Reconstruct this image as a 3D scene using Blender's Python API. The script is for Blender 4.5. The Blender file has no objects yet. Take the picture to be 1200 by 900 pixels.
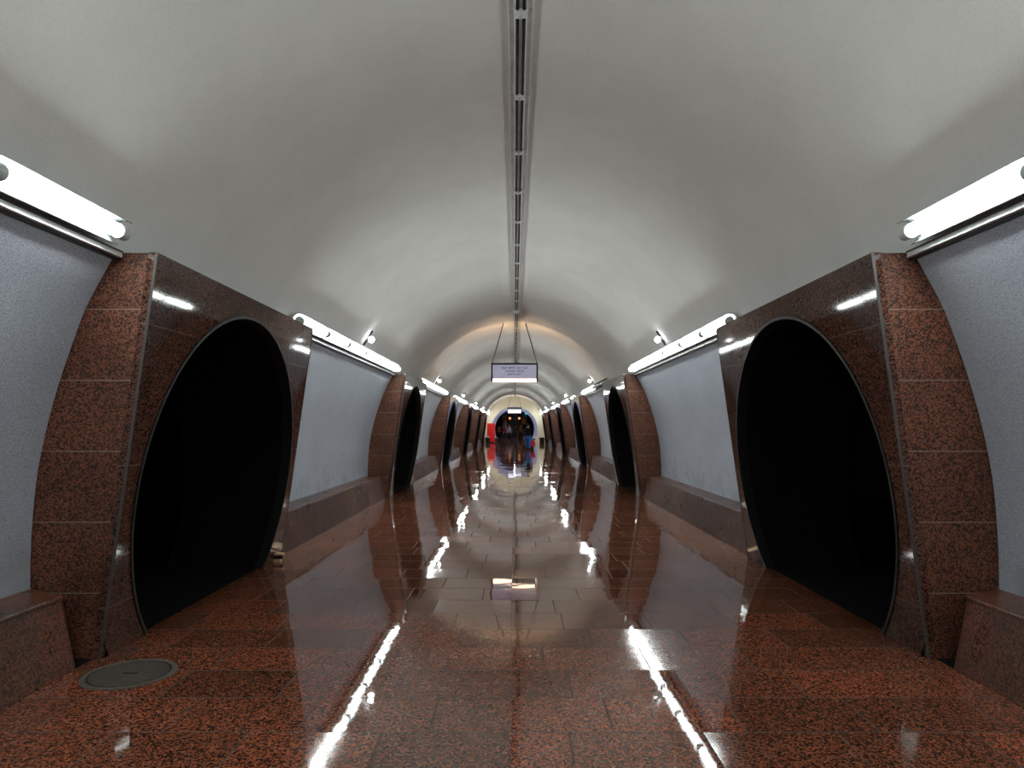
import bpy, bmesh, math, random
from math import sin, cos, pi, sqrt, atan2, radians as R
from mathutils import Vector, Matrix
random.seed(4)
SC = bpy.context.scene
COL = SC.collection

# ------------------------------------------------------------------ camera
F = 810.0
cam_d = bpy.data.cameras.new('camera')
cam = bpy.data.objects.new('camera', cam_d)
COL.objects.link(cam)
cam.location = (0, 0, 1.6)
cam.rotation_euler = (pi / 2, 0, 0)
cam_d.sensor_width = 36
cam_d.lens = F / 1200 * 36
cam_d.shift_x = -3 / 1200
cam_d.shift_y = 50 / 1200
cam_d.clip_end = 400
cam_d.clip_start = 0.05
SC.camera = cam
SC.view_settings.view_transform = 'Standard'
SC.view_settings.look = 'None'
SC.view_settings.gamma = 1
SC.view_settings.use_curve_mapping = False
SC.view_settings.exposure = 0.0
SC.cycles.max_bounces = 8
SC.cycles.diffuse_bounces = 5
SC.cycles.glossy_bounces = 4
SC.cycles.use_denoising = True
SC.cycles.use_light_tree = True
SC.cycles.sample_clamp_indirect = 4
SC.cycles.caustics_reflective = False
SC.cycles.caustics_refractive = False
w = bpy.data.worlds.new('world'); SC.world = w; w.use_nodes = True
w.node_tree.nodes['Background'].inputs[0].default_value = (0.5, 0.55, 0.6, 1)
w.node_tree.nodes['Background'].inputs[1].default_value = 0.0

# ------------------------------------------------------------------ node helper
class NT:
    def __init__(s, name):
        s.m = bpy.data.materials.new(name); s.m.use_nodes = True
        s.t = s.m.node_tree; s.b = s.t.nodes['Principled BSDF']
    def n(s, typ, **kw):
        nd = s.t.nodes.new(typ)
        for k, v in kw.items():
            if k.startswith('i_'):
                nd.inputs[int(k[2:])].default_value = v
            else:
                setattr(nd, k, v)
        return nd
    def L(s, a, b): s.t.links.new(a, b)
    def math(s, op, a, b=None, c=None):
        nd = s.t.nodes.new('ShaderNodeMath'); nd.operation = op
        for i, v in enumerate((a, b, c)):
            if v is None: continue
            if isinstance(v, (int, float)): nd.inputs[i].default_value = v
            else: s.L(v, nd.inputs[i])
        return nd.outputs[0]
    def mix(s, fac, a, b, typ='MIX'):
        nd = s.t.nodes.new('ShaderNodeMix'); nd.data_type = 'RGBA'; nd.blend_type = typ
        for idx, v in ((0, fac), (6, a), (7, b)):
            if isinstance(v, (int, float)): nd.inputs[idx].default_value = v
            elif isinstance(v, tuple): nd.inputs[idx].default_value = (*v, 1)
            else: s.L(v, nd.inputs[idx])
        return nd.outputs[2]
    def ramp(s, fac, stops):
        nd = s.t.nodes.new('ShaderNodeValToRGB'); s.L(fac, nd.inputs[0])
        e = nd.color_ramp.elements
        while len(e) < len(stops): e.new(0.5)
        for el, (p, c) in zip(e, stops):
            el.position = p
            el.color = (*c, 1) if isinstance(c, tuple) else (c, c, c, 1)
        return nd.outputs[0]
    def set(s, **kw):
        for k, v in kw.items():
            s.b.inputs[k.replace('_', ' ')].default_value = v
        return s

def plain(name, col, rough=0.5, metal=0.0, emit=None, estr=0, noise=0.15, nscale=8.0, spec=0.5):
    t = NT(name)
    tc = t.n('ShaderNodeTexCoord')
    nz = t.n('ShaderNodeTexNoise'); nz.inputs['Scale'].default_value = nscale
    nz.inputs['Detail'].default_value = 4
    t.L(tc.outputs['Object'], nz.inputs['Vector'])
    d = tuple(c * (1 - noise) for c in col); u = tuple(min(1, c * (1 + noise)) for c in col)
    t.L(t.ramp(nz.outputs[0], [(0.3, d), (0.7, u)]), t.b.inputs['Base Color'])
    t.set(Roughness=rough, Metallic=metal)
    t.b.inputs['Specular IOR Level'].default_value = spec
    if emit:
        t.b.inputs['Emission Color'].default_value = (*emit, 1)
        t.b.inputs['Emission Strength'].default_value = estr
    return t.m

# colours of granite grains (object space)
def granite_color(t, vec, scale=105.0, tint=None, sat=1.0):
    v = t.n('ShaderNodeTexVoronoi'); v.inputs['Scale'].default_value = scale
    t.L(vec, v.inputs['Vector'])
    n1 = t.n('ShaderNodeTexNoise'); n1.inputs['Scale'].default_value = scale * 0.7
    n1.inputs['Detail'].default_value = 5; n1.inputs['Roughness'].default_value = 0.7
    t.L(vec, n1.inputs['Vector'])
    sep = t.n('ShaderNodeSeparateColor'); t.L(v.outputs['Color'], sep.inputs[0])
    f = t.math('ADD', t.math('MULTIPLY', sep.outputs[0], 0.55), t.math('MULTIPLY', n1.outputs[0], 0.5))
    col = t.ramp(f, [(0.24, (0.008, 0.006, 0.006)), (0.40, (0.060, 0.032, 0.024)), (0.55, (0.165, 0.068, 0.042)),
                     (0.70, (0.32, 0.115, 0.055)), (0.80, (0.18, 0.12, 0.095)), (0.93, (0.32, 0.24, 0.19))])
    return col

def granite(name, joints=0.49, phase=0.45, joint_col=(0.22, 0.18, 0.15), rough=0.25, gain=1.0, along=None, jw=0.004, mul=None, spec=0.5, slab=0.12, bump=.12):
    t = NT(name)
    tc = t.n('ShaderNodeTexCoord'); vec = tc.outputs['Object']
    col = granite_color(t, vec)
    big = t.n('ShaderNodeTexNoise'); big.inputs['Scale'].default_value = 1.6; big.inputs['Detail'].default_value = 3
    t.L(vec, big.inputs['Vector'])
    col = t.mix(1.0, col, t.ramp(big.outputs[0], [(0.3, 0.7), (0.7, 1.15)]), 'MULTIPLY')
    sp = t.n('ShaderNodeSeparateXYZ'); t.L(vec, sp.inputs[0])
    jm = None
    if joints:
        q = t.math('DIVIDE', t.math('SUBTRACT', sp.outputs[2], phase), joints)
        row = t.math('FLOOR', q)
        fr = t.math('FRACT', q)
        jm = t.math('LESS_THAN', t.math('MULTIPLY', t.math('MINIMUM', fr, t.math('SUBTRACT', 1, fr)), joints), jw)
        wn = t.n('ShaderNodeTexWhiteNoise'); wn.noise_dimensions = '1D'; t.L(row, wn.inputs['W'])
        col = t.mix(1.0, col, t.ramp(wn.outputs[0], [(0, 1 - slab), (1, 1.0)]), 'MULTIPLY')
    if along:
        q = t.math('DIVIDE', sp.outputs[1], along)
        cell = t.math('FLOOR', q); fr = t.math('FRACT', q)
        j2 = t.math('LESS_THAN', t.math('MULTIPLY', t.math('MINIMUM', fr, t.math('SUBTRACT', 1, fr)), along), jw)
        wn = t.n('ShaderNodeTexWhiteNoise'); wn.noise_dimensions = '1D'; t.L(cell, wn.inputs['W'])
        tint = t.ramp(wn.outputs[0], [(0.0, (0.45, 0.36, 0.36)), (0.35, (0.8, 0.72, 0.66)), (0.65, (1.0, 1.05, 1.05)), (1, (1.15, 0.85, 0.78))])
        col = t.mix(1.0, col, tint, 'MULTIPLY')
        jm = j2 if jm is None else t.math('MAXIMUM', jm, j2)
    if mul: col = t.mix(1.0, col, mul, 'MULTIPLY')
    if jm is not None: col = t.mix(t.math('MULTIPLY', jm, 0.8), col, joint_col)
    t.L(col, t.b.inputs['Base Color'])
    rn = t.n('ShaderNodeTexNoise'); rn.inputs['Scale'].default_value = 5; t.L(vec, rn.inputs['Vector'])
    t.L(t.math('ADD', rough * 0.7, t.math('MULTIPLY', rn.outputs[0], rough * 0.6)), t.b.inputs['Roughness'])
    t.b.inputs['Specular IOR Level'].default_value = spec
    bn = t.n('ShaderNodeTexNoise'); bn.inputs['Scale'].default_value = 1.3; bn.inputs['Detail'].default_value = 2
    t.L(vec, bn.inputs['Vector'])
    bp = t.n('ShaderNodeBump'); bp.inputs['Strength'].default_value = bump; bp.inputs['Distance'].default_value = 0.02
    t.L(bn.outputs[0], bp.inputs['Height']); t.L(bp.outputs[0], t.b.inputs['Normal'])
    return t.m

def floor_mat():
    t = NT('polished_granite_floor')
    tc = t.n('ShaderNodeTexCoord'); vec = tc.outputs['Object']
    sp = t.n('ShaderNodeSeparateXYZ'); t.L(vec, sp.inputs[0])
    TD, TW = 0.46, 0.70
    x = t.math('ADD', sp.outputs[0], 0.027)
    ax = t.math('ABSOLUTE', x)
    sg = t.math('MULTIPLY', t.math('SIGN', x), 50)
    qy = t.math('DIVIDE', t.math('ADD', sp.outputs[1], 0.06), TD)
    row = t.math('FLOOR', qy); fy = t.math('FRACT', qy)
    wr = t.n('ShaderNodeTexWhiteNoise'); wr.noise_dimensions = '2D'
    cb = t.n('ShaderNodeCombineXYZ'); t.L(row, cb.inputs[0]); t.L(sg, cb.inputs[1]); t.L(cb.outputs[0], wr.inputs['Vector'])
    off = t.math('MULTIPLY', wr.outputs[0], 0.7)
    qx = t.math('ADD', t.math('DIVIDE', ax, TW), off)
    cx = t.math('FLOOR', qx); fx = t.math('FRACT', qx)
    dx = t.math('MULTIPLY', t.math('MINIMUM', fx, t.math('SUBTRACT', 1, fx)), TW)
    dy = t.math('MULTIPLY', t.math('MINIMUM', fy, t.math('SUBTRACT', 1, fy)), TD)
    d = t.math('MINIMUM', t.math('MINIMUM', dx, dy), t.math('MULTIPLY', ax, 2.6))
    joint = t.math('LESS_THAN', d, 0.0045)
    cb2 = t.n('ShaderNodeCombineXYZ'); t.L(cx, cb2.inputs[0]); t.L(row, cb2.inputs[1]); t.L(sg, cb2.inputs[2])
    wn = t.n('ShaderNodeTexWhiteNoise'); wn.noise_dimensions = '3D'; t.L(cb2.outputs[0], wn.inputs['Vector'])
    vs = t.n('ShaderNodeVectorMath', operation='ADD'); t.L(vec, vs.inputs[0]); t.L(wn.outputs['Color'], vs.inputs[1])
    col = granite_color(t, vs.outputs[0], 105)
    tint = t.ramp(wn.outputs[0], [(0, (0.68, 0.68, 0.68)), (0.35, (0.85, 0.83, 0.82)), (0.7, (1.0, 0.95, 0.92)), (1, (1.18, 1.02, 0.95))])
    col = t.mix(1.0, col, tint, 'MULTIPLY')
    # wear: broad dull patches
    bg = t.n('ShaderNodeTexNoise'); bg.inputs['Scale'].default_value = 0.7; bg.inputs['Detail'].default_value = 4
    t.L(vec, bg.inputs['Vector'])
    col = t.mix(1.0, col, t.ramp(bg.outputs[0], [(0.3, 0.8), (0.7, 1.1)]), 'MULTIPLY')
    col = t.mix(1.0, col, (1.02, 0.86, 0.77), 'MULTIPLY')
    col = t.mix(t.math('MULTIPLY', joint, 0.95), col, (0.015, 0.011, 0.01))
    t.L(col, t.b.inputs['Base Color'])
    sc = t.n('ShaderNodeSeparateColor'); t.L(wn.outputs['Color'], sc.inputs[0])
    rg = t.math('ADD', 0.004, t.math('MULTIPLY', t.math('POWER', sc.outputs[2], 6.0), 0.10))
    rg = t.math('ADD', rg, t.math('MULTIPLY', bg.outputs[0], 0.045))
    t.L(t.math('MAXIMUM', rg, t.math('MULTIPLY', joint, 0.7)), t.b.inputs['Roughness'])
    # each slab lies at a very slightly different tilt
    nr = t.n('ShaderNodeVectorMath', operation='SUBTRACT'); t.L(wn.outputs['Color'], nr.inputs[0]); nr.inputs[1].default_value = (0.5, 0.5, 0.5)
    ns = t.n('ShaderNodeVectorMath', operation='MULTIPLY'); t.L(nr.outputs[0], ns.inputs[0]); ns.inputs[1].default_value = (0.014, 0.008, 0)
    wv = t.n('ShaderNodeTexNoise'); wv.inputs['Scale'].default_value = 3.6; wv.inputs['Detail'].default_value = 2
    t.L(vec, wv.inputs['Vector'])
    bp = t.n('ShaderNodeBump'); bp.inputs['Strength'].default_value = 0.12; bp.inputs['Distance'].default_value = 0.006
    t.L(wv.outputs[0], bp.inputs['Height'])
    na = t.n('ShaderNodeVectorMath', operation='ADD'); t.L(bp.outputs[0], na.inputs[0]); t.L(ns.outputs[0], na.inputs[1])
    nn = t.n('ShaderNodeVectorMath', operation='NORMALIZE'); t.L(na.outputs[0], nn.inputs[0])
    t.L(nn.outputs[0], t.b.inputs['Normal'])
    t.b.inputs['Specular IOR Level'].default_value = 0.65
    return t.m

def plaster(name, col, speck=0.2, sscale=160, stain=0.12, dirt=False, bump=0.25):
    t = NT(name)
    tc = t.n('ShaderNodeTexCoord'); vec = tc.outputs['Object']
    n1 = t.n('ShaderNodeTexNoise'); n1.inputs['Scale'].default_value = sscale; n1.inputs['Detail'].default_value = 3
    n2 = t.n('ShaderNodeTexNoise'); n2.inputs['Scale'].default_value = 0.9; n2.inputs['Detail'].default_value = 6; n2.inputs['Roughness'].default_value = 0.6
    t.L(vec, n1.inputs['Vector']); t.L(vec, n2.inputs['Vector'])
    c = t.mix(1.0, col, t.ramp(n1.outputs[0], [(0.35, 1 - speck), (0.65, 1.0)]), 'MULTIPLY')
    c = t.mix(1.0, c, t.ramp(n2.outputs[0], [(0.3, 1 - stain), (0.65, 1.0)]), 'MULTIPLY')
    if dirt:   # grime rubbed into the wall just above the ledge
        sp = t.n('ShaderNodeSeparateXYZ'); t.L(vec, sp.inputs[0])
        n3 = t.n('ShaderNodeTexNoise'); n3.inputs['Scale'].default_value = 4; n3.inputs['Detail'].default_value = 6
        t.L(vec, n3.inputs['Vector'])
        h = t.math('SUBTRACT', 1.25, t.math('MULTIPLY', t.math('SUBTRACT', sp.outputs[2], 0.4), 1.6))
        k = t.math('MULTIPLY', t.math('MAXIMUM', t.math('MINIMUM', h, 1), 0), t.ramp(n3.outputs[0], [(0.42, 0.0), (0.68, 1.0)]))
        c = t.mix(t.math('MULTIPLY', k, 0.45), c, (0.2, 0.19, 0.18))
    t.L(c, t.b.inputs['Base Color'])
    t.set(Roughness=0.75)
    t.b.inputs['Specular IOR Level'].default_value = 0.3
    ad = t.math('ADD', t.math('MULTIPLY', n1.outputs[0], 0.35), t.math('MULTIPLY', n2.outputs[0], 3.0))
    bp = t.n('ShaderNodeBump'); bp.inputs['Strength'].default_value = bump; bp.inputs['Distance'].default_value = 0.01
    t.L(ad, bp.inputs['Height']); t.L(bp.outputs[0], t.b.inputs['Normal'])
    return t.m

M = {}
M['floor'] = floor_mat()
M['cheek'] = granite('flame_textured_granite', rough=0.5, spec=0.3, mul=(0.72, 0.65, 0.61))
M['face'] = granite('polished_granite_face', spec=0.30, bump=.05, rough=0.05, joint_col=(0.16, 0.12, 0.11), jw=0.003, mul=(0.50, 0.53, 0.58), joints=0.98, phase=0.35, slab=0.05)
M['bench'] = granite('granite_ledge_slab', joints=None, along=0.83, rough=0.3, mul=(0.66, 0.68, 0.67), joint_col=(0.06, 0.05, 0.04))
M['edge'] = plain('grey_stone_arris', (0.05, 0.045, 0.042), 0.45, spec=0.3)
M['rim'] = plain('dark_rim_metal', (0.012, 0.012, 0.013), 0.5, 0.0, spec=0.3)
M['black'] = plain('unlit_dark_stone', (0.006, 0.006, 0.006), 0.6, spec=0.1)  # darkness of the unlit platforms is put into this near-black stone colour
M['ceiling'] = plaster('ceiling_plaster', (0.835, 0.845, 0.815), speck=0.05, sscale=60, stain=0.10, bump=0.35)
M['wall'] = plaster('rough_white_wall', (0.49, 0.535, 0.61), speck=0.5, sscale=140, stain=0.12, dirt=True)
M['endwall'] = plaster('cream_end_wall', (0.72, 0.68, 0.52), speck=0.05)
M['lilac'] = plaster('pale_blue_passage_wall', (0.62, 0.64, 0.85), speck=0.05)
M['white_metal'] = plain('white_enamelled_metal', (0.62, 0.64, 0.64), 0.35, 0.0)
M['cap'] = plain('grey_lamp_cap', (0.5, 0.56, 0.54), 0.5, 0.0)
M['tray'] = plain('grey_lamp_tray', (0.16, 0.175, 0.175), 0.6, 0.0, spec=0.2)
M['grey_metal'] = plain('grey_sheet_metal', (0.36, 0.38, 0.38), 0.35, 0.4)
M['black_metal'] = plain('black_metal', (0.012, 0.012, 0.013), 0.4, 0.2)
M['tube'] = plain('lit_tube', (0.9, 0.92, 0.92), 0.3, emit=(0.94, 1.0, 0.98), estr=42.0)
M['fill_tube'] = plain('added_fill_tube', (0.9, 0.92, 0.92), 0.3, emit=(0.85, 0.9, 1.0), estr=90.0)  # glow of the lamps added to brighten the far end
M['tube_off'] = plain('unlit_tube_glass', (0.5, 0.53, 0.53), 0.15)
M['globe'] = plain('lit_globe', (0.9, 0.9, 0.9), 0.3, emit=(0.95, 0.97, 1.0), estr=18.0)
M['slot'] = plain('dark_tube_slot', (0.006, 0.006, 0.007), 0.6, spec=0.1)
M['sign_panel'] = plain('pale_sign_panel', (0.52, 0.53, 0.70), 0.5, emit=(0.62, 0.64, 0.86), estr=0.28, noise=0.03)
M['sign_strip'] = plain('warm_sign_strip', (0.9, 0.8, 0.7), 0.4, emit=(1.0, 0.72, 0.5), estr=5.5, noise=0.02)
M['warm_tube'] = plain('warm_tube_glass', (0.9, 0.8, 0.7), 0.4, emit=(1.0, 0.60, 0.30), estr=110, noise=0.02)
M['dim_panel'] = plain('dim_grey_panel', (0.25, 0.26, 0.32), 0.5)
M['far_panel'] = plain('white_sign_panel', (0.8, 0.8, 0.85), 0.5, emit=(0.9, 0.9, 1.0), estr=1.3, noise=0.02)
M['ink_dark'] = plain('dark_sign_ink', (0.05, 0.045, 0.09), 0.6)
M['ink_red'] = plain('red_sign_ink', (0.22, 0.05, 0.10), 0.6)
M['red'] = plain('bright_red_enamel', (0.75, 0.008, 0.006), 0.4, noise=0.05)
M['iron'] = plain('worn_cast_iron', (0.070, 0.060, 0.048), 0.55, 0.2, noise=0.35, nscale=22)
M['iron_light'] = plain('worn_iron_ring', (0.105, 0.09, 0.075), 0.5, 0.2, noise=0.35, nscale=22)
M['teal'] = plain('teal_screen', (0.0, 0.3, 0.35), 0.4, emit=(0.0, 0.6, 0.7), estr=1.2)
M['amber'] = plain('amber_globe', (0.9, 0.5, 0.2), 0.4, emit=(1.0, 0.38, 0.10), estr=1.3)
M['amber_panel'] = plain('brown_cladding', (0.22, 0.11, 0.045), 0.5)
M['step'] = plain('grooved_step_metal', (0.10, 0.10, 0.11), 0.45, 0.5)
M['scrap'] = plain('pale_wood', (0.72, 0.5, 0.30), 0.5)

# ------------------------------------------------------------------ mesh helpers
def link(name, bm, mat=None, parent=None, smooth=False, bevel=0):
    me = bpy.data.meshes.new(name)
    bmesh.ops.recalc_face_normals(bm, faces=bm.faces)
    bm.to_mesh(me); bm.free()
    if smooth:
        for p in me.polygons: p.use_smooth = True
    if mat:
        for m_ in (mat if isinstance(mat, list) else [mat]): me.materials.append(m_)
    o = bpy.data.objects.new(name, me); COL.objects.link(o)
    if parent: o.parent = parent
    if smooth == 'auto':
        me.set_sharp_from_angle(angle=R(35))
    if bevel:
        md = o.modifiers.new('bevel', 'BEVEL'); md.width = bevel; md.segments = 2; md.limit_method = 'ANGLE'
    return o
def tag(o, label=None, cat=None, group=None, kind=None):
    if label: o['label'] = label
    if cat: o['category'] = cat
    if group: o['group'] = group
    if kind: o['kind'] = kind
    return o
def struct(name, bm, mat, **kw):
    o = link(name, bm, mat, **kw); o['kind'] = 'structure'; return o
def empty(name, loc, label=None, cat=None, group=None, rz=0):
    o = bpy.data.objects.new(name, None); COL.objects.link(o)
    o.location = loc; o.rotation_euler = (0, 0, rz); o.empty_display_size = 0.1
    return tag(o, label, cat, group)
def copy_tree(o, loc, label, group=None):
    c = o.copy(); COL.objects.link(c); c.location = loc; c['label'] = label
    if group: c['group'] = group
    for ch in list(o.children):
        d = ch.copy(); COL.objects.link(d); d.parent = c
        for g in list(ch.children):
            e = g.copy(); COL.objects.link(e); e.parent = d
    return c
def box(bm, x0, x1, y0, y1, z0, z1, mi=0):
    v = [bm.verts.new((x, y, z)) for x in (x0, x1) for y in (y0, y1) for z in (z0, z1)]
    for f in ((0, 1, 3, 2), (4, 6, 7, 5), (0, 4, 5, 1), (2, 3, 7, 6), (0, 2, 6, 4), (1, 5, 7, 3)):
        bm.faces.new([v[i] for i in f]).material_index = mi
def cyl(bm, p, q, r, r2=None, n=12, caps=True):
    p = Vector(p); q = Vector(q); d = (q - p).normalized()
    a = d.orthogonal().normalized(); b = d.cross(a)
    r2 = r if r2 is None else r2
    A = [bm.verts.new(p + (a * cos(2 * pi * i / n) + b * sin(2 * pi * i / n)) * r) for i in range(n)]
    B = [bm.verts.new(q + (a * cos(2 * pi * i / n) + b * sin(2 * pi * i / n)) * r2) for i in range(n)]
    for i in range(n): bm.faces.new((A[i], A[(i + 1) % n], B[(i + 1) % n], B[i]))
    if caps: bm.faces.new(A); bm.faces.new(B)
def tube(bm, pts, r, n=8):
    for a, b in zip(pts, pts[1:]): cyl(bm, a, b, r, n=n)
def sphere(bm, c, r, u=14, v=8, sc=(1, 1, 1)):
    bmesh.ops.create_uvsphere(bm, u_segments=u, v_segments=v, radius=r,
                              matrix=Matrix.Translation(c) @ Matrix.Diagonal((*sc, 1)))
def extrude_xz(bm, prof, y0, y1, closed=True):
    """closed profile in x,z swept from y0 to y1 with end caps"""
    A = [bm.verts.new((x, y0, z)) for x, z in prof]; B = [bm.verts.new((x, y1, z)) for x, z in prof]
    n = len(prof)
    for i in range(n): bm.faces.new((A[i], A[(i + 1) % n], B[(i + 1) % n], B[i]))
    bm.faces.new(A); bm.faces.new(B)

# ------------------------------------------------------------------ the plan of the hall
Y1, PER, PW, NP = 4.76, 10.95, 3.69, 6
NEAR = [Y1 + PER * k for k in range(NP)]
FAR = [y + PW for y in NEAR]
YEND = 70.5
YBACK = -6.2
ZT = 2.80                                    # top of the archways and of the side walls
CZ, CR = 1.60, 3.02                          # vault circle
def face_x(z): return 2.853 - 0.1407 * z
WP = [(0.0, 3.31), (0.45, 3.335), (0.906, 3.323), (1.335, 3.276), (1.806, 3.165), (2.2, 3.035), (2.441, 2.94), (2.8, 2.745)]
def wall_x(z):
    for (z0, x0), (z1, x1) in zip(WP, WP[1:]):
        if z <= z1:
            i = WP.index((z0, x0))
            m0 = (WP[i + 1][1] - WP[max(i - 1, 0)][1]) / (WP[i + 1][0] - WP[max(i - 1, 0)][0])
            j = min(i + 2, len(WP) - 1)
            m1 = (WP[j][1] - WP[i][1]) / (WP[j][0] - WP[i][0])
            h = z1 - z0; t = (z - z0) / h
            return ((2*t**3 - 3*t*t + 1) * x0 + (t**3 - 2*t*t + t) * h * m0 + (-2*t**3 + 3*t*t) * x1 + (t**3 - t*t) * h * m1)
    return WP[-1][1]

# floor
bm = bmesh.new(); box(bm, -2.9, 2.9, YBACK, YEND + 45, -0.2, 0)
struct('floor', bm, M['floor'])
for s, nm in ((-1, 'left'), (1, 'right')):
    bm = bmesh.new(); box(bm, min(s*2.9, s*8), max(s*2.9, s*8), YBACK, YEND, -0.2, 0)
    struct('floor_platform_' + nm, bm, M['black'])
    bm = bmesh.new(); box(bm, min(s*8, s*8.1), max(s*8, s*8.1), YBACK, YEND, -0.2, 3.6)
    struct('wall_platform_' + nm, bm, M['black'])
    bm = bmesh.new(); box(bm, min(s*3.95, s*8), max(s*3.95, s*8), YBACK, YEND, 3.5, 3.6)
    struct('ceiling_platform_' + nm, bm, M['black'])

# vaulted ceiling
a0 = math.asin((ZT - CZ) / CR)
def arc(r, n=48): return [(r * cos(a0 + (pi - 2 * a0) * i / n), CZ + r * sin(a0 + (pi - 2 * a0) * i / n)) for i in range(n + 1)]
bm = bmesh.new(); extrude_xz(bm, arc(CR) + arc(CR + 0.2)[::-1], YBACK, YEND)
struct('ceiling', bm, M['ceiling'], smooth='auto')
# shallow arches that end some bays
def rib(name, ya, yb, dr):
    bm = bmesh.new(); n = 48
    sect = [(ya, 0.0), (ya + (yb - ya) * .6, -dr * .45), (yb - 0.05, -dr), (yb, -dr), (yb, 0.02), (ya, 0.02)]
    rings = []
    for i in range(n + 1):
        a = a0 + (pi - 2 * a0) * i / n
        rings.append([bm.verts.new(((CR + d) * cos(a), y, CZ + (CR + d) * sin(a))) for y, d in sect])
    m = len(sect)
    for A, B in zip(rings, rings[1:]):
        for j in range(m): bm.faces.new((A[j], A[(j + 1) % m], B[(j + 1) % m], B[j]))
    bm.faces.new(rings[0]); bm.faces.new(rings[-1])
    return struct(name, bm, M['ceiling'], smooth='auto')
rib('trim_1', FAR[1] - 1.1, FAR[1], 0.10)
rib('trim_2', FAR[4] - 0.8, FAR[4], 0.08)
rib('trim_3', FAR[5] - 0.8, FAR[5], 0.08)

# curved white side walls: one length per bay
GAPS = [(YBACK, NEAR[0])] + [(FAR[k], NEAR[k + 1]) for k in range(NP - 1)] + [(FAR[-1], YEND)]
for s, nm in ((-1, 'left'), (1, 'right')):
    zs = [0.0 + ZT * i / 28 for i in range(29)]
    for ya, yb in GAPS:
        bm = bmesh.new()
        prof = [(s * wall_x(z), z) for z in zs] + [(s * (wall_x(z) + 0.15), z) for z in zs[::-1]]
        extrude_xz(bm, prof, ya, yb)
        struct('wall_' + nm, bm, M['wall'], smooth='auto')
bm = bmesh.new(); box(bm, -3.6, 3.6, YBACK - 0.2, YBACK, -0.2, 4.8)
struct('wall_back', bm, M['endwall'])

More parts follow.
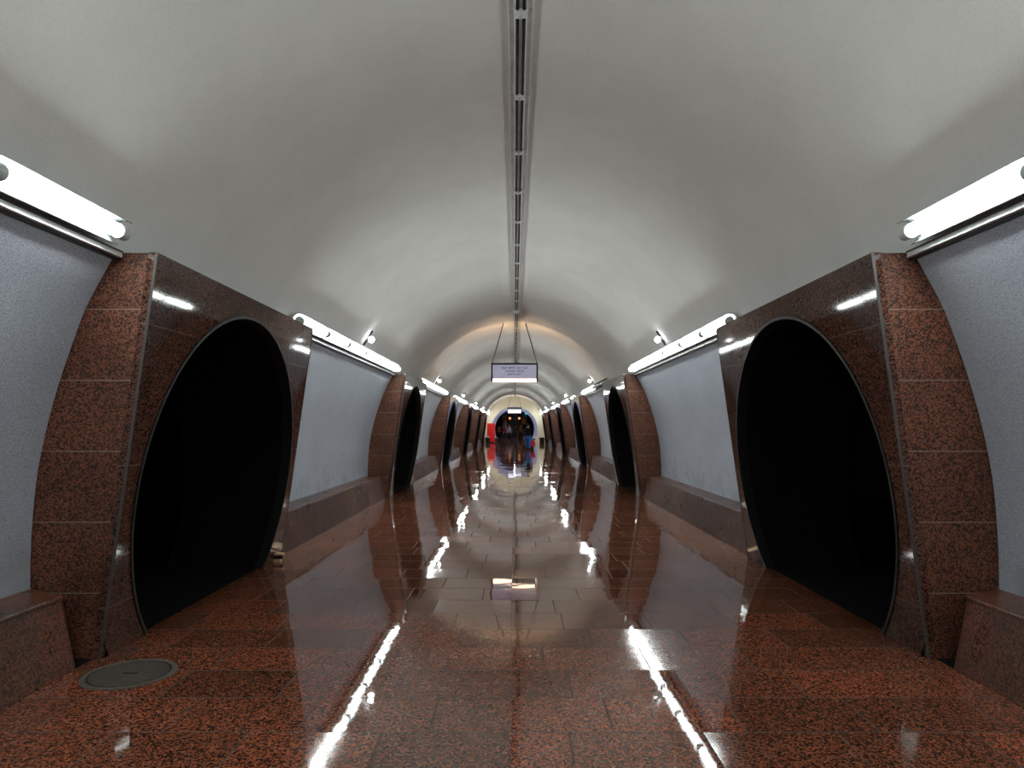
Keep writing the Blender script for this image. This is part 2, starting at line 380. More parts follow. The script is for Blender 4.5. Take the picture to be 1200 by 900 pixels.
# ------------------------------------------------------------------ granite archways
EA, EB, EZ, EYC = 1.66, 1.56, 1.05, 1.83
def inner_pts(n=56, gr=0.0):
    a, b = EA + gr, EB + gr
    t0 = -math.asin(EZ / b)
    return [(EYC - a * cos(t), EZ + b * sin(t)) for t in [t0 + (pi - 2 * t0) * i / n for i in range(n + 1)]]
def archway(s, loc, label, group):
    root = empty('stone_archway', loc, label, 'archway', group)
    inn = inner_pts()
    # face slab with the oval hole
    bm = bmesh.new()
    hole = [(y, max(z, 0.0)) for y, z in inn]
    out = []
    for y, z in hole:
        dy, dz = y - EYC, z - EZ
        if z <= 0.001: out.append((0.0 if dy < 0 else PW, 0.0)); continue
        ks = []
        if dy < 0: ks.append((0 - EYC) / dy)
        if dy > 0: ks.append((PW - EYC) / dy)
        if dz > 0: ks.append((ZT - EZ) / dz)
        if dz < 0: ks.append((0 - EZ) / dz)
        k = min(ks); out.append((EYC + dy * k, EZ + dz * k))
    # snap the nearest outer points to the upper corners
    for cy, cz in ((0, ZT), (PW, ZT), (0, 0), (PW, 0)):
        i = min(range(len(out)), key=lambda j: (out[j][0] - cy) ** 2 + (out[j][1] - cz) ** 2)
        out[i] = (cy, cz)
    T = 0.06
    rows = []
    for (hy, hz), (oy, oz) in zip(hole, out):
        rows.append([bm.verts.new((s * face_x(hz), hy, hz)), bm.verts.new((s * face_x(oz), oy, oz)),
                     bm.verts.new((s * (face_x(oz) + T), oy, oz)), bm.verts.new((s * (face_x(hz) + T), hy, hz))])
    for A, B in zip(rows, rows[1:]):
        for j in range(4): bm.faces.new((A[j], A[(j + 1) % 4], B[(j + 1) % 4], B[j]))
    bm.faces.new(rows[0]); bm.faces.new(rows[-1])
    link('face_panel', bm, M['face'], root)
    # rim around the hole
    bm = bmesh.new(); rr = []
    pin, pout = inner_pts(gr=-0.004), inner_pts(gr=0.022)
    for (hy, hz), (oy, oz) in zip(pin, pout):
        hz = max(hz, 0); oz = max(oz, 0)
        rr.append([bm.verts.new((s * (face_x(hz) - .010), hy, hz)), bm.verts.new((s * (face_x(oz) - .010), oy, oz)),
                   bm.verts.new((s * (face_x(oz) + .05), oy, oz)), bm.verts.new((s * (face_x(hz) + .10), hy, hz))])
    for A, B in zip(rr, rr[1:]):
        for j in range(4): bm.faces.new((A[j], A[(j + 1) % 4], B[(j + 1) % 4], B[j]))
    link('opening_rim', bm, M['rim'], root, smooth='auto')
    # passage lining through the wall
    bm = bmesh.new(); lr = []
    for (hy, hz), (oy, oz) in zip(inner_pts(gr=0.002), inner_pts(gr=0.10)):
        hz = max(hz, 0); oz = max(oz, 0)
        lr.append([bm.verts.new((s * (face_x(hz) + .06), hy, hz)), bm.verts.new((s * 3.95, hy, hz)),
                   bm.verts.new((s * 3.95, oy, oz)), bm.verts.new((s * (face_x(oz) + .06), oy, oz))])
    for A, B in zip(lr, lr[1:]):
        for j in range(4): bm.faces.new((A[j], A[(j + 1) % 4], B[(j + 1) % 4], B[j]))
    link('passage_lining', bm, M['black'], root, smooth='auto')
    # cheeks (near and far ends)
    for ya, yb in ((0.012, 0.07), (PW - 0.07, PW - 0.012)):
        bm = bmesh.new()
        zs = [ZT * i / 24 for i in range(25)]
        prof = [(s * (face_x(z) + 0.012), z) for z in zs] + [(s * (wall_x(z) + 0.02), z) for z in zs[::-1]]
        extrude_xz(bm, prof, ya, yb)
        link('side_panel', bm, M['cheek'], root)
        # flush grey arris between face and cheek
        bm = bmesh.new()
        e = ya - 0.012 if ya < 1 else yb + 0.012
        q = 0.009 if ya < 1 else -0.009
        A = []
        for z in (0.0, ZT):
            X = face_x(z)
            A.append([bm.verts.new((s * (X - .003), e, z)), bm.verts.new((s * (X - .003), e + q, z)),
                      bm.verts.new((s * (X + .014), e + q, z)), bm.verts.new((s * (X + .014), e - .003 * (1 if q > 0 else -1), z)),])
        for j in range(4): bm.faces.new((A[0][j], A[0][(j + 1) % 4], A[1][(j + 1) % 4], A[1][j]))
        bm.faces.new(A[0]); bm.faces.new(A[1])
        link('corner_trim', bm, M['edge'], root)
    # flat cap
    bm = bmesh.new()
    x0, x1 = sorted((s * (face_x(ZT) + 0.07), s * 2.70)); box(bm, x0, x1, 0.08, PW - .08, ZT - .03, ZT - .002)
    link('top_slab', bm, M['edge'], root)
    return root
ORD = ['nearest', 'second', 'third', 'fourth', 'fifth', 'sixth']
SIDE = {-1: 'left', 1: 'right'}
EXTRA = {(-1, 0): 'beside the round manhole cover', (1, 0): 'opposite the manhole cover', (-1, 1): 'past the near lamp bay', (1, 1): 'past the near lamp bay'}
for s in (-1, 1):
    proto = None
    for k in range(NP):
        lab = '%s brown granite archway with oval opening, %s%s' % (ORD[k], SIDE[s], (', ' + EXTRA[(s, k)]) if (s, k) in EXTRA else ' side')
        grp = 'granite archways along the %s side' % SIDE[s]
        if proto is None: proto = archway(s, (0, NEAR[k], 0), lab, grp)
        else: copy_tree(proto, (0, NEAR[k], 0), lab, grp)

# ------------------------------------------------------------------ stone ledges at the foot of the walls
def ledge(s, ya, yb, label, chamf_far=True):
    root = empty('stone_ledge', (s * 3.1, (ya + yb) / 2, 0), label, 'ledge', 'granite ledges along the hall')
    o = -(ya + yb) / 2
    L0, L1 = ya + o + 0.002, yb + o - 0.002
    def P(x): return s * (x - 3.1)
    bm = bmesh.new()
    c = 0.20                                     # slanted end stones
    tb, tt = 2.895, 2.985
    front = [(tb, 0), (tt, 0.455), (3.12, 0.455), (3.12, 0)]
    A = [bm.verts.new((P(x), L0, z)) for x, z in front]; B = [bm.verts.new((P(x), L1 - (c if i in (0, 1) else 0), z)) for i, (x, z) in enumerate(front)]
    for i in range(4): bm.faces.new((A[i], A[(i + 1) % 4], B[(i + 1) % 4], B[i]))
    bm.faces.new(A); bm.faces.new(B)
    link('front_panel', bm, M['bench'], root, bevel=0.006)
    bm = bmesh.new()
    top = [(2.975, 0.457), (2.975, 0.487), (3.33, 0.487), (3.33, 0.457)]
    A = [bm.verts.new((P(x), L0, z)) for x, z in top]; B = [bm.verts.new((P(x), L1 - (c if i in (0, 1) else 0), z)) for i, (x, z) in enumerate(top)]
    for i in range(4): bm.faces.new((A[i], A[(i + 1) % 4], B[(i + 1) % 4], B[i]))
    bm.faces.new(A); bm.faces.new(B)
    link('top_slab', bm, M['bench'], root, bevel=0.006)
    return root
for s in (-1, 1):
    for k, (ya, yb) in enumerate(GAPS):
        if k == 0: where = 'in front of the nearest archway'
        elif k < NP: where = 'between the %s and %s archways' % (ORD[k - 1], ORD[k])
        else: where = 'between the last archway and the end wall'
        ledge(s, ya, yb, 'brown granite ledge on the %s %s' % (SIDE[s], where))

# ------------------------------------------------------------------ lamp shelf, tube lamps, globe lamps
ntrim = 4
for s in (-1, 1):
    for ya, yb in GAPS:
        bm = bmesh.new()
        for (xa, xb, za, zb, mi) in ((2.735, 2.80, 2.752, 2.764, 1), (2.70, 2.80, 2.764, 2.796, 0), (2.692, 2.80, 2.796, 2.806, 1)):
            x0, x1 = sorted((s * xa, s * xb)); box(bm, x0, x1, ya + .002, yb - .002, za, zb, mi)
        struct('trim_%d' % ntrim, bm, [M['white_metal'], M['black_metal']]); ntrim += 1
TL = 1.2
def tube_lamp(s, lit=True):
    root = empty('tube_lamp', (0, 0, 0), 'x', 'lamp', 'x')
    h = TL / 2
    # tray behind the tube (opens towards the hall)
    bm = bmesh.new()
    n = 14; A = []
    for i in range(n + 1):
        a = R(-58) + R(186) * i / n
        A.append([bm.verts.new((s * 0.082 * cos(a), y, 0.082 * sin(a))) for y in (-h, h)] +
                 [bm.verts.new((s * 0.087 * cos(a), y, 0.087 * sin(a))) for y in (-h, h)])
    for P, Q in zip(A, A[1:]):
        bm.faces.new((P[0], P[1], Q[1], Q[0])); bm.faces.new((P[2], Q[2], Q[3], P[3]))
        bm.faces.new((P[0], Q[0], Q[2], P[2])); bm.faces.new((P[1], P[3], Q[3], Q[1]))
    bm.faces.new((A[0][0], A[0][2], A[0][3], A[0][1])); bm.faces.new((A[-1][0], A[-1][1], A[-1][3], A[-1][2]))
    link('lamp_tray', bm, M['tray'], root, smooth='auto')
    bm = bmesh.new(); cyl(bm, (0, -h + .085, 0), (0, h - .085, 0), 0.044, n=14)
    link('lamp_tube', bm, M['tube' if lit else 'tube_off'], root, smooth='auto')
    for q in (-1, 1):
        bm = bmesh.new(); cyl(bm, (0, q * (h - .084), 0), (0, q * (h - 0.004), 0), 0.048, n=14)
        link('end_cap', bm, M['cap'], root, smooth='auto')
    bm = bmesh.new()
    bm.free()
    x0, x1 = sorted((s * 0.02, s * 0.07))
    for yy in (-h * .6, h * .6):
        bm = bmesh.new(); box(bm, x0, x1, yy - .02, yy + .02, -0.05, -0.0)
        bm.free()
    return root
lamp_spots = []
for s in (-1, 1):
    P = {True: None, False: None}
    for k, (ya, yb) in enumerate(GAPS):
        y0 = yb - 0.15
        n = 6
        for i in range(n):
            yc = y0 - TL / 2 - i * 1.205
            lit = True
            if s == 1 and ((k == 2 and i in (4, 5, 3)) or (k == 3 and i in (3, 4)) or (k == 5 and i in (1, 4))): lit = False
            if k == NP and yc - .7 < FAR[-1]: continue
            if k == 0: wh = 'before the nearest archway'
            elif k < NP: wh = 'between the %s and %s archways' % (ORD[k - 1], ORD[k])
            else: wh = 'between the last archway and the end wall'
            lab = '%s white tube lamp on the %s shelf %s' % ('lit' if lit else 'unlit', SIDE[s], wh)
            grp = lab.replace('tube lamp', 'tube lamps')
            loc = (s * 2.60, yc, 2.885)
            if P[lit] is None:
                r_ = tube_lamp(s, lit); r_.location = loc; r_['label'] = lab; r_['group'] = grp; P[lit] = r_
            else: copy_tree(P[lit], loc, lab, grp)
def globe_lamp(s):
    root = empty('globe_lamp', (0, 0, 0), 'x', 'lamp', 'x')
    # local origin at the globe, ceiling surface lies outward
    bm = bmesh.new(); sphere(bm, (0, 0, 0), 0.055, 16, 10)
    link('globe', bm, M['globe'], root, smooth=True)
    bm = bmesh.new(); tube(bm, [(s * .04, .0, -.03), (s * .075, .04, -.02), (s * .10, .05, .0)], .014)
    link('arm', bm, M['black_metal'], root)
    bm = bmesh.new()
    cyl(bm, (s * .13, -.02, -.10), (s * -.01, .05, .155), .018, n=8)
    link('mounting_bar', bm, M['black_metal'], root)
    return root
for s in (-1, 1):
    proto = None
    for k, (ya, yb) in enumerate(GAPS[1:], 1):
        wh = 'between the %s and %s archways' % (ORD[k - 1], ORD[k]) if k < NP else 'beyond the last archway'
        lab = 'small globe lamp on the vault, %s side, %s' % (SIDE[s], wh)
        loc = (s * 2.50, ya + 3.62, 3.12)
        if proto is None:
            proto = globe_lamp(s); proto.location = loc; proto['label'] = lab; proto['group'] = 'globe lamps on the vault'
        else: copy_tree(proto, loc, lab, 'globe lamps on the vault')

# ------------------------------------------------------------------ unlit twin lamps along the crown
def crown_lamp():
    root = empty('ceiling_lamp', (0, 0, 0), 'x', 'lamp', 'x')
    h = 0.622
    bm = bmesh.new(); box(bm, -.088, .088, -h, h, -.03, .0)
    link('mounting_plate', bm, M['white_metal'], root, bevel=.004)
    bm = bmesh.new(); extrude_xz(bm, [(-.05, -.03), (-.035, -.066), (.035, -.066), (.05, -.03)], -h + .03, h - .03)
    link('housing', bm, M['white_metal'], root)
    for x in (-.024, .024):
        bm = bmesh.new(); cyl(bm, (x, -h + .06, -.069), (x, h - .06, -.069), .0125, n=8)
        link('dark_tube', bm, M['slot'], root, smooth='auto')
    bm = bmesh.new(); cyl(bm, (0, h - .06, -.048), (0, h + .008, -.048), .052, n=16)
    link('end_cap', bm, M['white_metal'], root, smooth='auto')
    return root
proto = None
y = 4.94 - 0.622
k = 0
CROWN = CZ + CR
while y < YEND - 0.7:
    dz = 0
    if FAR[1] - 1.6 < y < FAR[1] + .62: dz = 0.098
    if FAR[4] - 1.3 < y < FAR[4] + .62 or FAR[5] - 1.3 < y < FAR[5] + .62: dz = 0.078
    lab = 'unlit white twin-tube lamp in the row along the crown of the vault'
    loc = (0.045, y, CROWN - dz)
    if proto is None:
        proto = crown_lamp(); proto.location = loc; proto['label'] = lab; proto['group'] = 'row of unlit lamps along the vault crown'
    else: copy_tree(proto, loc, lab, 'row of unlit lamps along the vault crown')
    y += 1.25; k += 1

# ------------------------------------------------------------------ hanging light-box signs
def text_mesh(name, body, size, mat, parent, loc):
    cu = bpy.data.curves.new(name, 'FONT'); cu.body = body; cu.size = size
    cu.align_x = 'CENTER'; cu.align_y = 'CENTER'; cu.extrude = 0.0015; cu.offset = 0.0012
    o = bpy.data.objects.new(name + '_curve', cu); COL.objects.link(o)
    bpy.context.view_layer.update()
    me = bpy.data.meshes.new_from_object(o.evaluated_get(bpy.context.evaluated_depsgraph_get()))
    bpy.data.objects.remove(o)
    m = bpy.data.objects.new(name, me); COL.objects.link(m); me.materials.clear(); me.materials.append(mat)
    m.parent = parent; m.location = loc; m.rotation_euler = (pi / 2, 0, 0)
    return m
def sign(loc, label, panel, strip, writing, sh=.078):
    root = empty('hanging_sign', loc, label, 'sign')       # origin at the middle of the box
    W, H, D = .675, .27, .09
    bm = bmesh.new()
    box(bm, -W, W, -D, D, H - .05, H); box(bm, -W, -W + .045, -D, D, -H, H - .05); box(bm, W - .045, W, -D, D, -H, H - .05)
    link('sign_frame', bm, M['black_metal'], root, bevel=.004)
    bm = bmesh.new(); box(bm, -W + .046, W - .046, -D + .02, D - .02, -H + sh + .002, H - .051)
    pn = link('sign_panel', bm, panel, root)
    bm = bmesh.new(); box(bm, -W + .046, W - .046, -D + .012, D - .012, -H, -H + sh)
    link('light_strip', bm, strip, root)
    bm = bmesh.new(); cyl(bm, (-.55, D + .05, H - .05), (.55, D + .05, H - .05), .02, n=10)
    link('back_tube', bm, M['warm_tube'], root, smooth='auto')
    for q in (-1, 1):
        bm = bmesh.new(); tube(bm, [(q * .32, 0, 1.44), (q * .325, 0, 1.40), (q * .63, 0, .33), (q * .655, 0, .26)], .013)
        link('suspension_rod', bm, M['black_metal'], root)
    if writing:
        for body, sz, z, mt in writing:
            text_mesh('lettering', body, sz, mt, pn, (0, -D + .0175, z))
    return root
sign((0, 20.0, 3.165), 'pale lit exit sign in a black frame hung from the vault at the second archway', M['sign_panel'], M['sign_strip'],
     [('ԵԼՔ ԴԵՊԻ ՔԱՂԱՔ', .085, .125, M['ink_red']), ('ВЫХОД В ГОРОД', .062, .035, M['ink_dark']), ('EXIT TO CITY', .062, -.055, M['ink_dark'])])
sign((0, 66.0, 3.165), 'bright white hanging sign in front of the far end arch', M['dim_panel'], M['far_panel'], None, .34)

# ------------------------------------------------------------------ manhole cover
mh = empty('manhole_cover', (-2.49, 4.47, 0), 'round grey iron manhole cover set in the floor by the near left archway', 'manhole cover')
def disc(bm, r0, r1, z0, z1, n=48):
    v = []
    for i in range(n):
        a = 2 * pi * i / n; v.append([bm.verts.new((r * cos(a), r * sin(a), z)) for r, z in ((r0, z0), (r0, z1), (r1, z1), (r1, z0))])
    for i in range(n):
        A, B = v[i], v[(i + 1) % n]
        for j in range(4): bm.faces.new((A[j], A[(j + 1) % 4], B[(j + 1) % 4], B[j]))
bm = bmesh.new(); disc(bm, .245, .282, 0, .006); link('outer_ring', bm, M['iron_light'], mh)
bm = bmesh.new(); disc(bm, .232, .245, 0, .002); link('gap_ring', bm, M['black_metal'], mh)
bm = bmesh.new(); cyl(bm, (0, 0, 0), (0, 0, .006), .232, n=48); link('lid', bm, M['iron'], mh)
bm = bmesh.new(); box(bm, -.035, .055, -.008, .008, .006, .010); link('lifting_handle', bm, M['black_metal'], mh)

# little scrap by the foot of the near left archway
sc_ = empty('wood_offcut', (-2.80, 8.20, 0), 'small pale wood offcuts stacked on the floor at the foot of the near left archway', 'offcut')
bm = bmesh.new(); box(bm, -.07, .06, -.02, .03, .075, .10); link('upper_slat', bm, M['scrap'], sc_)
bm = bmesh.new(); box(bm, -.05, .05, .0, .03, .03, .075); link('dark_core', bm, M['black_metal'], sc_)
bm = bmesh.new(); box(bm, -.08, .03, -.03, .03, .0, .03); link('lower_slat', bm, M['scrap'], sc_)

# ------------------------------------------------------------------ far end
def arch_shape(r, zc, n=32, zmin=0.0):
    t0 = -math.asin(min(1, (zc - zmin) / r)) if zc > zmin else 0
    return [(-r * cos(t), max(zc + r * sin(t), zmin)) for t in [t0 + (pi - 2 * t0) * i / n for i in range(n + 1)]]
AR, AZ = 2.36, 1.28
bm = bmesh.new()
hole = arch_shape(AR, AZ); rows = []
for x, z in hole:
    dx, dz = x, z - AZ
    ks = [3.9 / abs(dx)] if abs(dx) > 1e-6 else []
    if dz > 0: ks.append((4.8 - AZ) / dz)
    if dz < 0: ks.append(AZ / -dz)
    kk = min(ks); ox, oz = dx * kk, AZ + dz * kk
    if z <= 0.001: ox, oz = (3.9 if x > 0 else -3.9), 0
    rows.append([bm.verts.new((x, YEND, z)), bm.verts.new((ox, YEND, oz)), bm.verts.new((ox, YEND + .2, oz)), bm.verts.new((x, YEND + .2, z))])
for A, B in zip(rows, rows[1:]):
    for j in range(4): bm.faces.new((A[j], A[(j + 1) % 4], B[(j + 1) % 4], B[j]))
struct('wall_end', bm, M['endwall'])
bm = bmesh.new()
inn, out = arch_shape(AR, AZ), arch_shape(AR + .15, AZ); rows = []
for (x, z), (x2, z2) in zip(inn, out):
    rows.append([bm.verts.new((x, YEND + .2, z)), bm.verts.new((x, YEND + 13, z)), bm.verts.new((x2, YEND + 13, z2)), bm.verts.new((x2, YEND + .2, z2))])
for A, B in zip(rows, rows[1:]):
    for j in range(4): bm.faces.new((A[j], A[(j + 1) % 4], B[(j + 1) % 4], B[j]))
struct('wall_passage', bm, M['lilac'], smooth='auto')
bm = bmesh.new()
for s in (-1, 1):
    x0, x1 = sorted((s * 1.9, s * 2.25)); box(bm, x0, x1, YEND + .3, YEND + 13, 0, .35)
struct('baseboard_passage', bm, M['black_metal'])
# escalator hall beyond
YH = YEND + 13
bm = bmesh.new()
box(bm, -6, -2.3, YH, YH + .1, 0, 7); box(bm, 2.3, 6, YH, YH + .1, 0, 7); box(bm, -2.3, 2.3, YH, YH + .1, 3.62, 7)
box(bm, -4.2, -4, YH, YEND + 45, 0, 9); box(bm, 4, 4.2, YH, YEND + 45, 0, 9); box(bm, -4.2, 4.2, YEND + 45, YEND + 45.2, 0, 12)
struct('wall_escalator_hall', bm, M['amber_panel'])
def escalator(x, label):
    root = empty('escalator', (x, YEND + 27, 0), label, 'escalator', 'escalators beyond the end arch')
    n = 26; rise, run = .2, .4
    bm = bmesh.new()
    for i in range(n): box(bm, -.45, .45, i * run, (i + 1) * run + .02, max(0, i * rise - .15), i * rise + .06)
    st = link('step_band', bm, M['step'], root)
    for q in (-1, 1):
        bm = bmesh.new(); prof = [(-.6, 0), (-.6, .95), (0.2, .98), (n * run, n * rise + .98), (n * run, n * rise - .2), (.4, 0)]
        xa, xb = sorted((q * .47, q * .55))
        A = [bm.verts.new((xa, a, b)) for a, b in prof]; B = [bm.verts.new((xb, a, b)) for a, b in prof]
        for j in range(6): bm.faces.new((A[j], A[(j + 1) % 6], B[(j + 1) % 6], B[j]))
        bm.faces.new(A); bm.faces.new(B)
        bl = link('balustrade', bm, M['amber_panel'], root)
        bm = bmesh.new(); tube(bm, [(q * .51, -.65, .85), (q * .51, -.55, .99), (q * .51, .2, 1.02), (q * .51, n * run, n * rise + 1.02)], .035)
        link('handrail', bm, M['black_metal'], bl)
    return root
escalator(-1.35, 'left-hand escalator rising beyond the end arch')
escalator(0.0, 'middle escalator rising beyond the end arch')
escalator(1.35, 'right-hand escalator rising beyond the end arch')
def post_lamp(loc, label):
    r_ = empty('post_lamp', loc, label, 'lamp')
    bm = bmesh.new(); cyl(bm, (0, 0, 0), (0, 0, .55), .03); link('post', bm, M['black_metal'], r_)
    bm = bmesh.new(); sphere(bm, (0, 0, .75), .23); link('globe', bm, M['amber'], r_, smooth=True)
for i, (x, yy) in enumerate(((-.675, 99.5), (.675, 99.5))):
    bm = bmesh.new(); zt = 1.9 + 0.0
    r_ = empty('post_lamp', (x, yy, 0), 'amber globe lamp on a post %s of the middle escalator' % ('left', 'right')[i], 'lamp')
    cyl(bm, (0, 0, 0), (0, 0, 2.6), .05); link('post', bm, M['amber_panel'], r_)
    bm = bmesh.new(); sphere(bm, (0, 0, 2.80), .17); link('globe', bm, M['amber'], r_, smooth=True)
# strip lamps added to brighten the passage, the crowd and the hall beyond
for i, yy in enumerate((73.5, 79.5, 87.0, 95.0)):
    zz = 3.52 if i < 2 else 4.6
    r_ = empty('added_fill_lamp', (0, yy, zz), ('first added white strip lamp under the crown of the end passage', 'second added white strip lamp under the crown of the end passage',
               'added white strip lamp on rods just beyond the end passage', 'added white strip lamp on rods above the escalator foot')[i], 'lamp')
    bm = bmesh.new(); box(bm, -.06, .06, -.7, .7, 0, .05 if i > 1 else .12); link('housing', bm, M['white_metal'], r_)
    bm = bmesh.new(); cyl(bm, (0, -.65, -.05), (0, .65, -.05), .05); link('lamp_tube', bm, M['fill_tube'], r_)
    if i > 1:
        for q in (-.5, .5):
            bm = bmesh.new(); cyl(bm, (0, q, .05), (0, q, 8.4 - zz), .02); link('suspension_rod', bm, M['black_metal'], r_)
bm = bmesh.new(); box(bm, -4.2, 4.2, YH, YEND + 45, 8.4, 8.6)
struct('ceiling_escalator_hall', bm, M['amber_panel'])
# teal display
r_ = empty('display_screen', (1.52, 87.5, 3.34), 'small teal display high beside the far end arch opening', 'display')
bm = bmesh.new(); box(bm, -.2, .2, 0, .04, -.2, .2); link('screen', bm, M['teal'], r_)
bm = bmesh.new(); box(bm, -.23, .23, .04, .1, -.23, .23); cyl(bm, (0, .07, .2), (0, .07, .9), .02); link('screen_case', bm, M['black_metal'], r_)
# red cabinet
r_ = empty('red_cabinet', (-2.33, 68.6, 0), 'tall bright red cabinet standing left of the end arch', 'cabinet')
bm = bmesh.new(); box(bm, -.38, .38, -.3, .3, .08, 1.93); link('cabinet_body', bm, M['red'], r_, bevel=.03)
bm = bmesh.new(); box(bm, -.36, .36, -.28, .28, 0, .08); link('plinth', bm, M['black_metal'], r_)
bm = bmesh.new(); box(bm, -.34, .34, -.312, -.301, .14, 1.87); dr = link('cabinet_door', bm, M['red'], r_, bevel=.004)
bm = bmesh.new(); cyl(bm, (.26, -.33, .95), (.26, -.33, 1.15), .012); link('door_handle', bm, M['grey_metal'], dr)
def bin_(loc, label):
    r_ = empty('litter_bin', loc, label, 'bin')
    bm = bmesh.new(); cyl(bm, (0, 0, 0), (0, 0, .55), .20, .24, n=20); link('bin_body', bm, M['black_metal'], r_, smooth='auto')
    bm = bmesh.new(); cyl(bm, (0, 0, .55), (0, 0, .60), .25, .22, n=20); link('bin_lid', bm, M['grey_metal'], r_, smooth='auto')
bin_((-2.62, 67.6, 0), 'low dark litter bin beside the red cabinet')
bin_((2.62, 66.5, 0), 'low dark litter bin right of the end arch')

# ------------------------------------------------------------------ people
def skin_obj(name, chains, mat, parent, sub=1):
    """chains: list of lists of (point, radius); a chain may begin at a shared point"""
    verts, rad, edges, idx = [], [], [], {}
    for ch in chains:
        prev = None
        for p, r in ch:
            k = tuple(round(c, 4) for c in p)
            if k not in idx:
                idx[k] = len(verts); verts.append(k); rad.append(r)
            if prev is not None and prev != idx[k]: edges.append((prev, idx[k]))
            prev = idx[k]
    me = bpy.data.meshes.new(name); me.from_pydata(verts, edges, []); me.update()
    o = bpy.data.objects.new(name, me); COL.objects.link(o)
    md = o.modifiers.new('skin', 'SKIN'); md.use_smooth_shade = True
    for i, sv in enumerate(me.skin_vertices[0].data):
        r = rad[i]; sv.radius = r if isinstance(r, tuple) else (r, r); sv.use_root = (i == 0)
    if sub: s_ = o.modifiers.new('subdivision', 'SUBSURF'); s_.levels = sub; s_.render_levels = sub
    dg = bpy.context.evaluated_depsgraph_get(); dg.update()
    m2 = bpy.data.meshes.new_from_object(o.evaluated_get(dg)); bpy.data.objects.remove(o)
    m2.name = name
    for p in m2.polygons: p.use_smooth = True
    m2.materials.clear(); m2.materials.append(mat)
    q = bpy.data.objects.new(name, m2); COL.objects.link(q); q.parent = parent
    return q
SK = plain('skin', (0.45, 0.24, 0.16), 0.5)
def cloth(name, c): return plain(name, c, 0.9, noise=0.2, nscale=20, spec=0.1)
def person(loc, rz, h, label, coat, trousers, hair, stride=0.0, long_coat=False, shoe=(0.02, 0.02, 0.02), carry=None, longhair=False):
    """faces local -y at rz=0; stride is the forward swing of the left leg in metres"""
    root = empty('person', loc, label, 'person', None, rz)
    root.scale = (h / 1.75,) * 3
    st = stride
    hip = .095; pel = (0, 0, .93)
    Lk = (hip, -.55 * st - .03, .50); La = (hip * .6, -st, .09 + .02)
    Rk = (-hip, .25 * st - .03, .49); Ra = (-hip * .6, st, .09 + .05 * (st > .05))
    sh = 1.42
    Le = (.25, .06 + .35 * st, 1.13); Lh = (.27, .02 + .2 * st, .86)
    Re = (-.25, .06 - .35 * st, 1.13); Rh = (-.27, -.06 - .5 * st, .88)
    def off(p, d): return (p[0] + d[0], p[1] + d[1], p[2] + d[2])
    body = [[(pel, .12), ((0, 0, 1.10), .115), ((0, 0, 1.28), .125), ((0, .0, 1.42), .09), ((0, -.005, 1.50), .052),
             ((0, -.015, 1.56), .062), ((0, -.02, 1.63), .082), ((0, -.015, 1.69), .075), ((0, -.01, 1.735), .04)],
            [((0, -.02, 1.63), .082), ((0, -.112, 1.615), .011)]]
    for sgn, K, A in ((1, Lk, La), (-1, Rk, Ra)):
        body.append([(pel, .12), ((sgn * hip, 0, .86), .085), (K, .055), (A, .038), (off(A, (0, -.10, -.07)), .03), (off(A, (0, -.17, -.08)), .022)])
        body.append([((0, -.02, 1.63), .082), ((sgn * .083, -.01, 1.62), .013)])
    for sgn, E, H in ((1, Le, Lh), (-1, Re, Rh)):
        body.append([((0, 0, 1.42), .09), ((sgn * .18, 0, 1.41), .055), (E, .042), (H, .026)])
        palm = off(H, (0, -.01, -.07)); body[-1].append((palm, .028))
        for j, (dy, ln) in enumerate(((-.03, .065), (-.01, .075), (.01, .07), (.03, .055))):
            b0 = off(palm, (0, dy, -.03)); b1 = off(b0, (-sgn * .01, 0, -ln * .5)); b2 = off(b1, (-sgn * .02, 0, -ln * .45))
            body.append([(palm, .028), (b0, .009), (b1, .009), (b2, .007)])
        t0 = off(palm, (-sgn * .01, -.035, .02)); body.append([(palm, .028), (t0, .010), (off(t0, (-sgn * .008, -.012, -.035)), .009)])
    skin_obj('body', body, SK, root)
    # clothes
    cm = cloth('coat_cloth', coat); tm = cloth('trouser_cloth', trousers)
    low = .62 if long_coat else .84
    jk = [[((0, 0, 1.30), (.19, .135)), ((0, 0, 1.10), (.165, .125)), ((0, 0, .93), (.18, .135)), ((0, 0, low), (.20 if long_coat else .175, .14))],
          [((0, 0, 1.30), (.19, .135)), ((0, 0, 1.44), (.12, .09)), ((0, -.005, 1.495), .062)]]
    for sgn, E, H in ((1, Le, Lh), (-1, Re, Rh)):
        jk.append([((0, 0, 1.44), (.12, .09)), ((sgn * .18, 0, 1.41), .075), (E, .058), (H, .042)])
    skin_obj('coat', jk, cm, root)
    tr = [[((0, 0, .90), .13), ((hip, 0, .84), .10), (Lk, .07), (off(La, (0, 0, .0)), .055)], [((0, 0, .90), .13), ((-hip, 0, .84), .10), (Rk, .07), (Ra, .055)]]
    skin_obj('trousers', tr, tm, root)
    sm = cloth('shoe_leather', shoe)
    for A in (La, Ra):
        bmx = bmesh.new(); z0 = A[2] - .11
        pr = [(.06, 0), (.06, .10), (-.02, .10), (-.10, .065), (-.20, .05), (-.215, 0)]
        X0 = [bmx.verts.new((A[0] - .045, A[1] + a, z0 + b)) for a, b in pr]; X1 = [bmx.verts.new((A[0] + .045, A[1] + a, z0 + b)) for a, b in pr]
        for j in range(6): bmx.faces.new((X0[j], X0[(j + 1) % 6], X1[(j + 1) % 6], X1[j]))
        bmx.faces.new(X0); bmx.faces.new(X1)
        link('shoe', bmx, sm, root, bevel=.015)
    # hair: cap over the back and top of the head
    bmx = bmesh.new(); bmesh.ops.create_uvsphere(bmx, u_segments=16, v_segments=12, radius=.106, matrix=Matrix.Translation((0, .005, 1.655)) @ Matrix.Diagonal((.95, 1.08, 1.02, 1)))
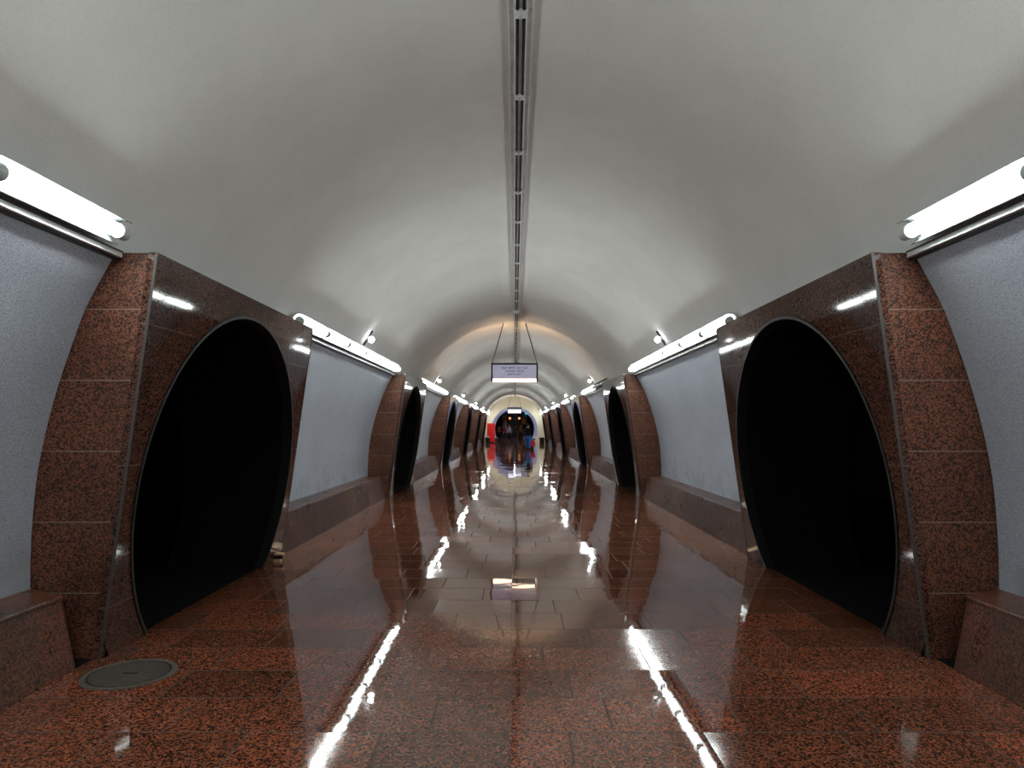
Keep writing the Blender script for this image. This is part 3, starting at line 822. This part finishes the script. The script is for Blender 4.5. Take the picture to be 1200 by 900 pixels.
    kill = [v for v in bmx.verts if (v.co.y < -.035 and v.co.z < 1.69) or v.co.z < 1.585]
    bmesh.ops.delete(bmx, geom=kill, context='VERTS')
    hs = link('hair', bmx, cloth('hair_strands', hair), root, smooth=True)
    sd = hs.modifiers.new('thickness', 'SOLIDIFY'); sd.thickness = .012
    if longhair:
        bmx = bmesh.new(); sphere(bmx, (0, .06, 1.52), .09, sc=(1, .6, 1.5)); link('long_hair', bmx, cloth('hair_strands', hair), root, smooth=True)
    em = plain('eye_white', (0.05, 0.035, 0.03), .2)
    for sx in (-.032, .032):
        bmx = bmesh.new(); sphere(bmx, (sx, -.094, 1.642), .012, 8, 6); link('eye', bmx, em, root, smooth=True)
    bmx = bmesh.new(); box(bmx, -.024, .024, -.094, -.082, 1.576, 1.584); link('mouth', bmx, plain('lips', (0.3, 0.09, 0.07), .5), root)
    return root, Lh, Rh
# the walker with a red bag
P0, Lh, Rh = person((0.95, 48.0, 0), pi, 1.80, 'walking person in a black coat and blue jeans in the middle of the hall',
       (0.005, 0.005, 0.007), (0.02, 0.12, 0.42), (0.015, 0.012, 0.01), stride=.20, shoe=(.02, .015, .02))
bx = 0.95 + .27 * 1.80 / 1.75
bag = empty('shopping_bag', (bx + .03, 48.09, .25), 'red and white bag in the hand of the walking person', 'bag')
bm = bmesh.new(); prof = [(-.17, 0), (.17, 0), (.19, .30), (.10, .38), (-.10, .38), (-.19, .30)]
A = [bm.verts.new((x, -.07, z)) for x, z in prof]; B = [bm.verts.new((x, .07, z)) for x, z in prof]
for j in range(6): bm.faces.new((A[j], A[(j + 1) % 6], B[(j + 1) % 6], B[j]))
bm.faces.new(A); bm.faces.new(B)
link('bag_body', bm, plain('red_bag_plastic', (0.55, 0.01, 0.04), .5), bag, bevel=.03)
bm = bmesh.new(); tube(bm, [(-.10, 0, .37), (-.03, 0, .52), (.03, 0, .52), (.10, 0, .37)], .014); link('bag_handle', bm, plain('white_bag_plastic', (.75, .7, .72), .5), bag)
crowd = [
    (-.62, 79.5, 0, 1.74, (.30, .30, .31), (.015, .015, .02), (.35, .16, .05), .18, False, 'person in a grey jacket and black trousers coming through the end arch'),
    (-1.05, 80.6, 0, 1.70, (.22, .02, .03), (.02, .02, .025), (.02, .015, .01), .10, False, 'person in a dark red coat beside the grey-jacketed one'),
    (-1.50, 85.5, 0, 1.72, (.05, .05, .14), (.01, .01, .012), (.02, .015, .01), .12, False, 'person in a dark blue jacket near the left passage wall'),
    (-2.00, 90.0, 0, 1.68, (.30, .17, .06), (.015, .015, .015), (.05, .03, .02), .0, True, 'person in a long tan coat leftmost of the crowd'),
    (.10, 88.5, 0, 1.72, (.05, .06, .055), (.02, .02, .02), (.02, .015, .01), .12, False, 'person in a dark green jacket in the middle of the crowd'),
    (.85, 96.0, pi, 1.75, (.34, .13, .05), (.01, .01, .01), (.30, .13, .05), .0, True, 'person in a long rust coat walking away to the escalators'),
    (-.35, 94.0, 0, 1.70, (.10, .10, .12), (.02, .02, .02), (.03, .02, .015), .10, False, 'person in a charcoal coat behind the grey-jacketed one'),
    (1.75, 86.0, pi, 1.78, (.012, .012, .014), (.012, .012, .012), (.015, .012, .01), .10, True, 'person in a long black coat by the right passage wall'),
]
for x, yy, rz, h, c, t_, hr, st, lc, lab in crowd:
    person((x, yy, 0), rz, h, lab, c, t_, hr, stride=st, long_coat=lc)

riders = [
    (-1.35, 4, 1.75, (.26, .26, .28), (.02, .02, .02), (.4, .18, .05), 'person in a pale grey coat low on the left-hand escalator'),
    (-1.35, 7, 1.70, (.28, .02, .04), (.02, .02, .02), (.03, .02, .01), 'person in a crimson coat higher on the left-hand escalator'),
    (0.0, 5, 1.74, (.05, .07, .09), (.02, .02, .03), (.02, .02, .02), 'person in a slate jacket on the middle escalator'),
    (0.0, 9, 1.70, (.06, .16, .34), (.02, .02, .02), (.03, .02, .01), 'person in a mid blue jacket higher on the middle escalator'),
    (1.35, 5, 1.72, (.42, .17, .06), (.03, .02, .02), (.25, .10, .04), 'person in an orange-brown coat on the right-hand escalator'),
]
for x, i, h, c, t_, hr, lab in riders:
    person((x, YEND + 27 + .4 * i + .2, i * .2 + .06), 0, h, lab, c, t_, hr, stride=0.0)
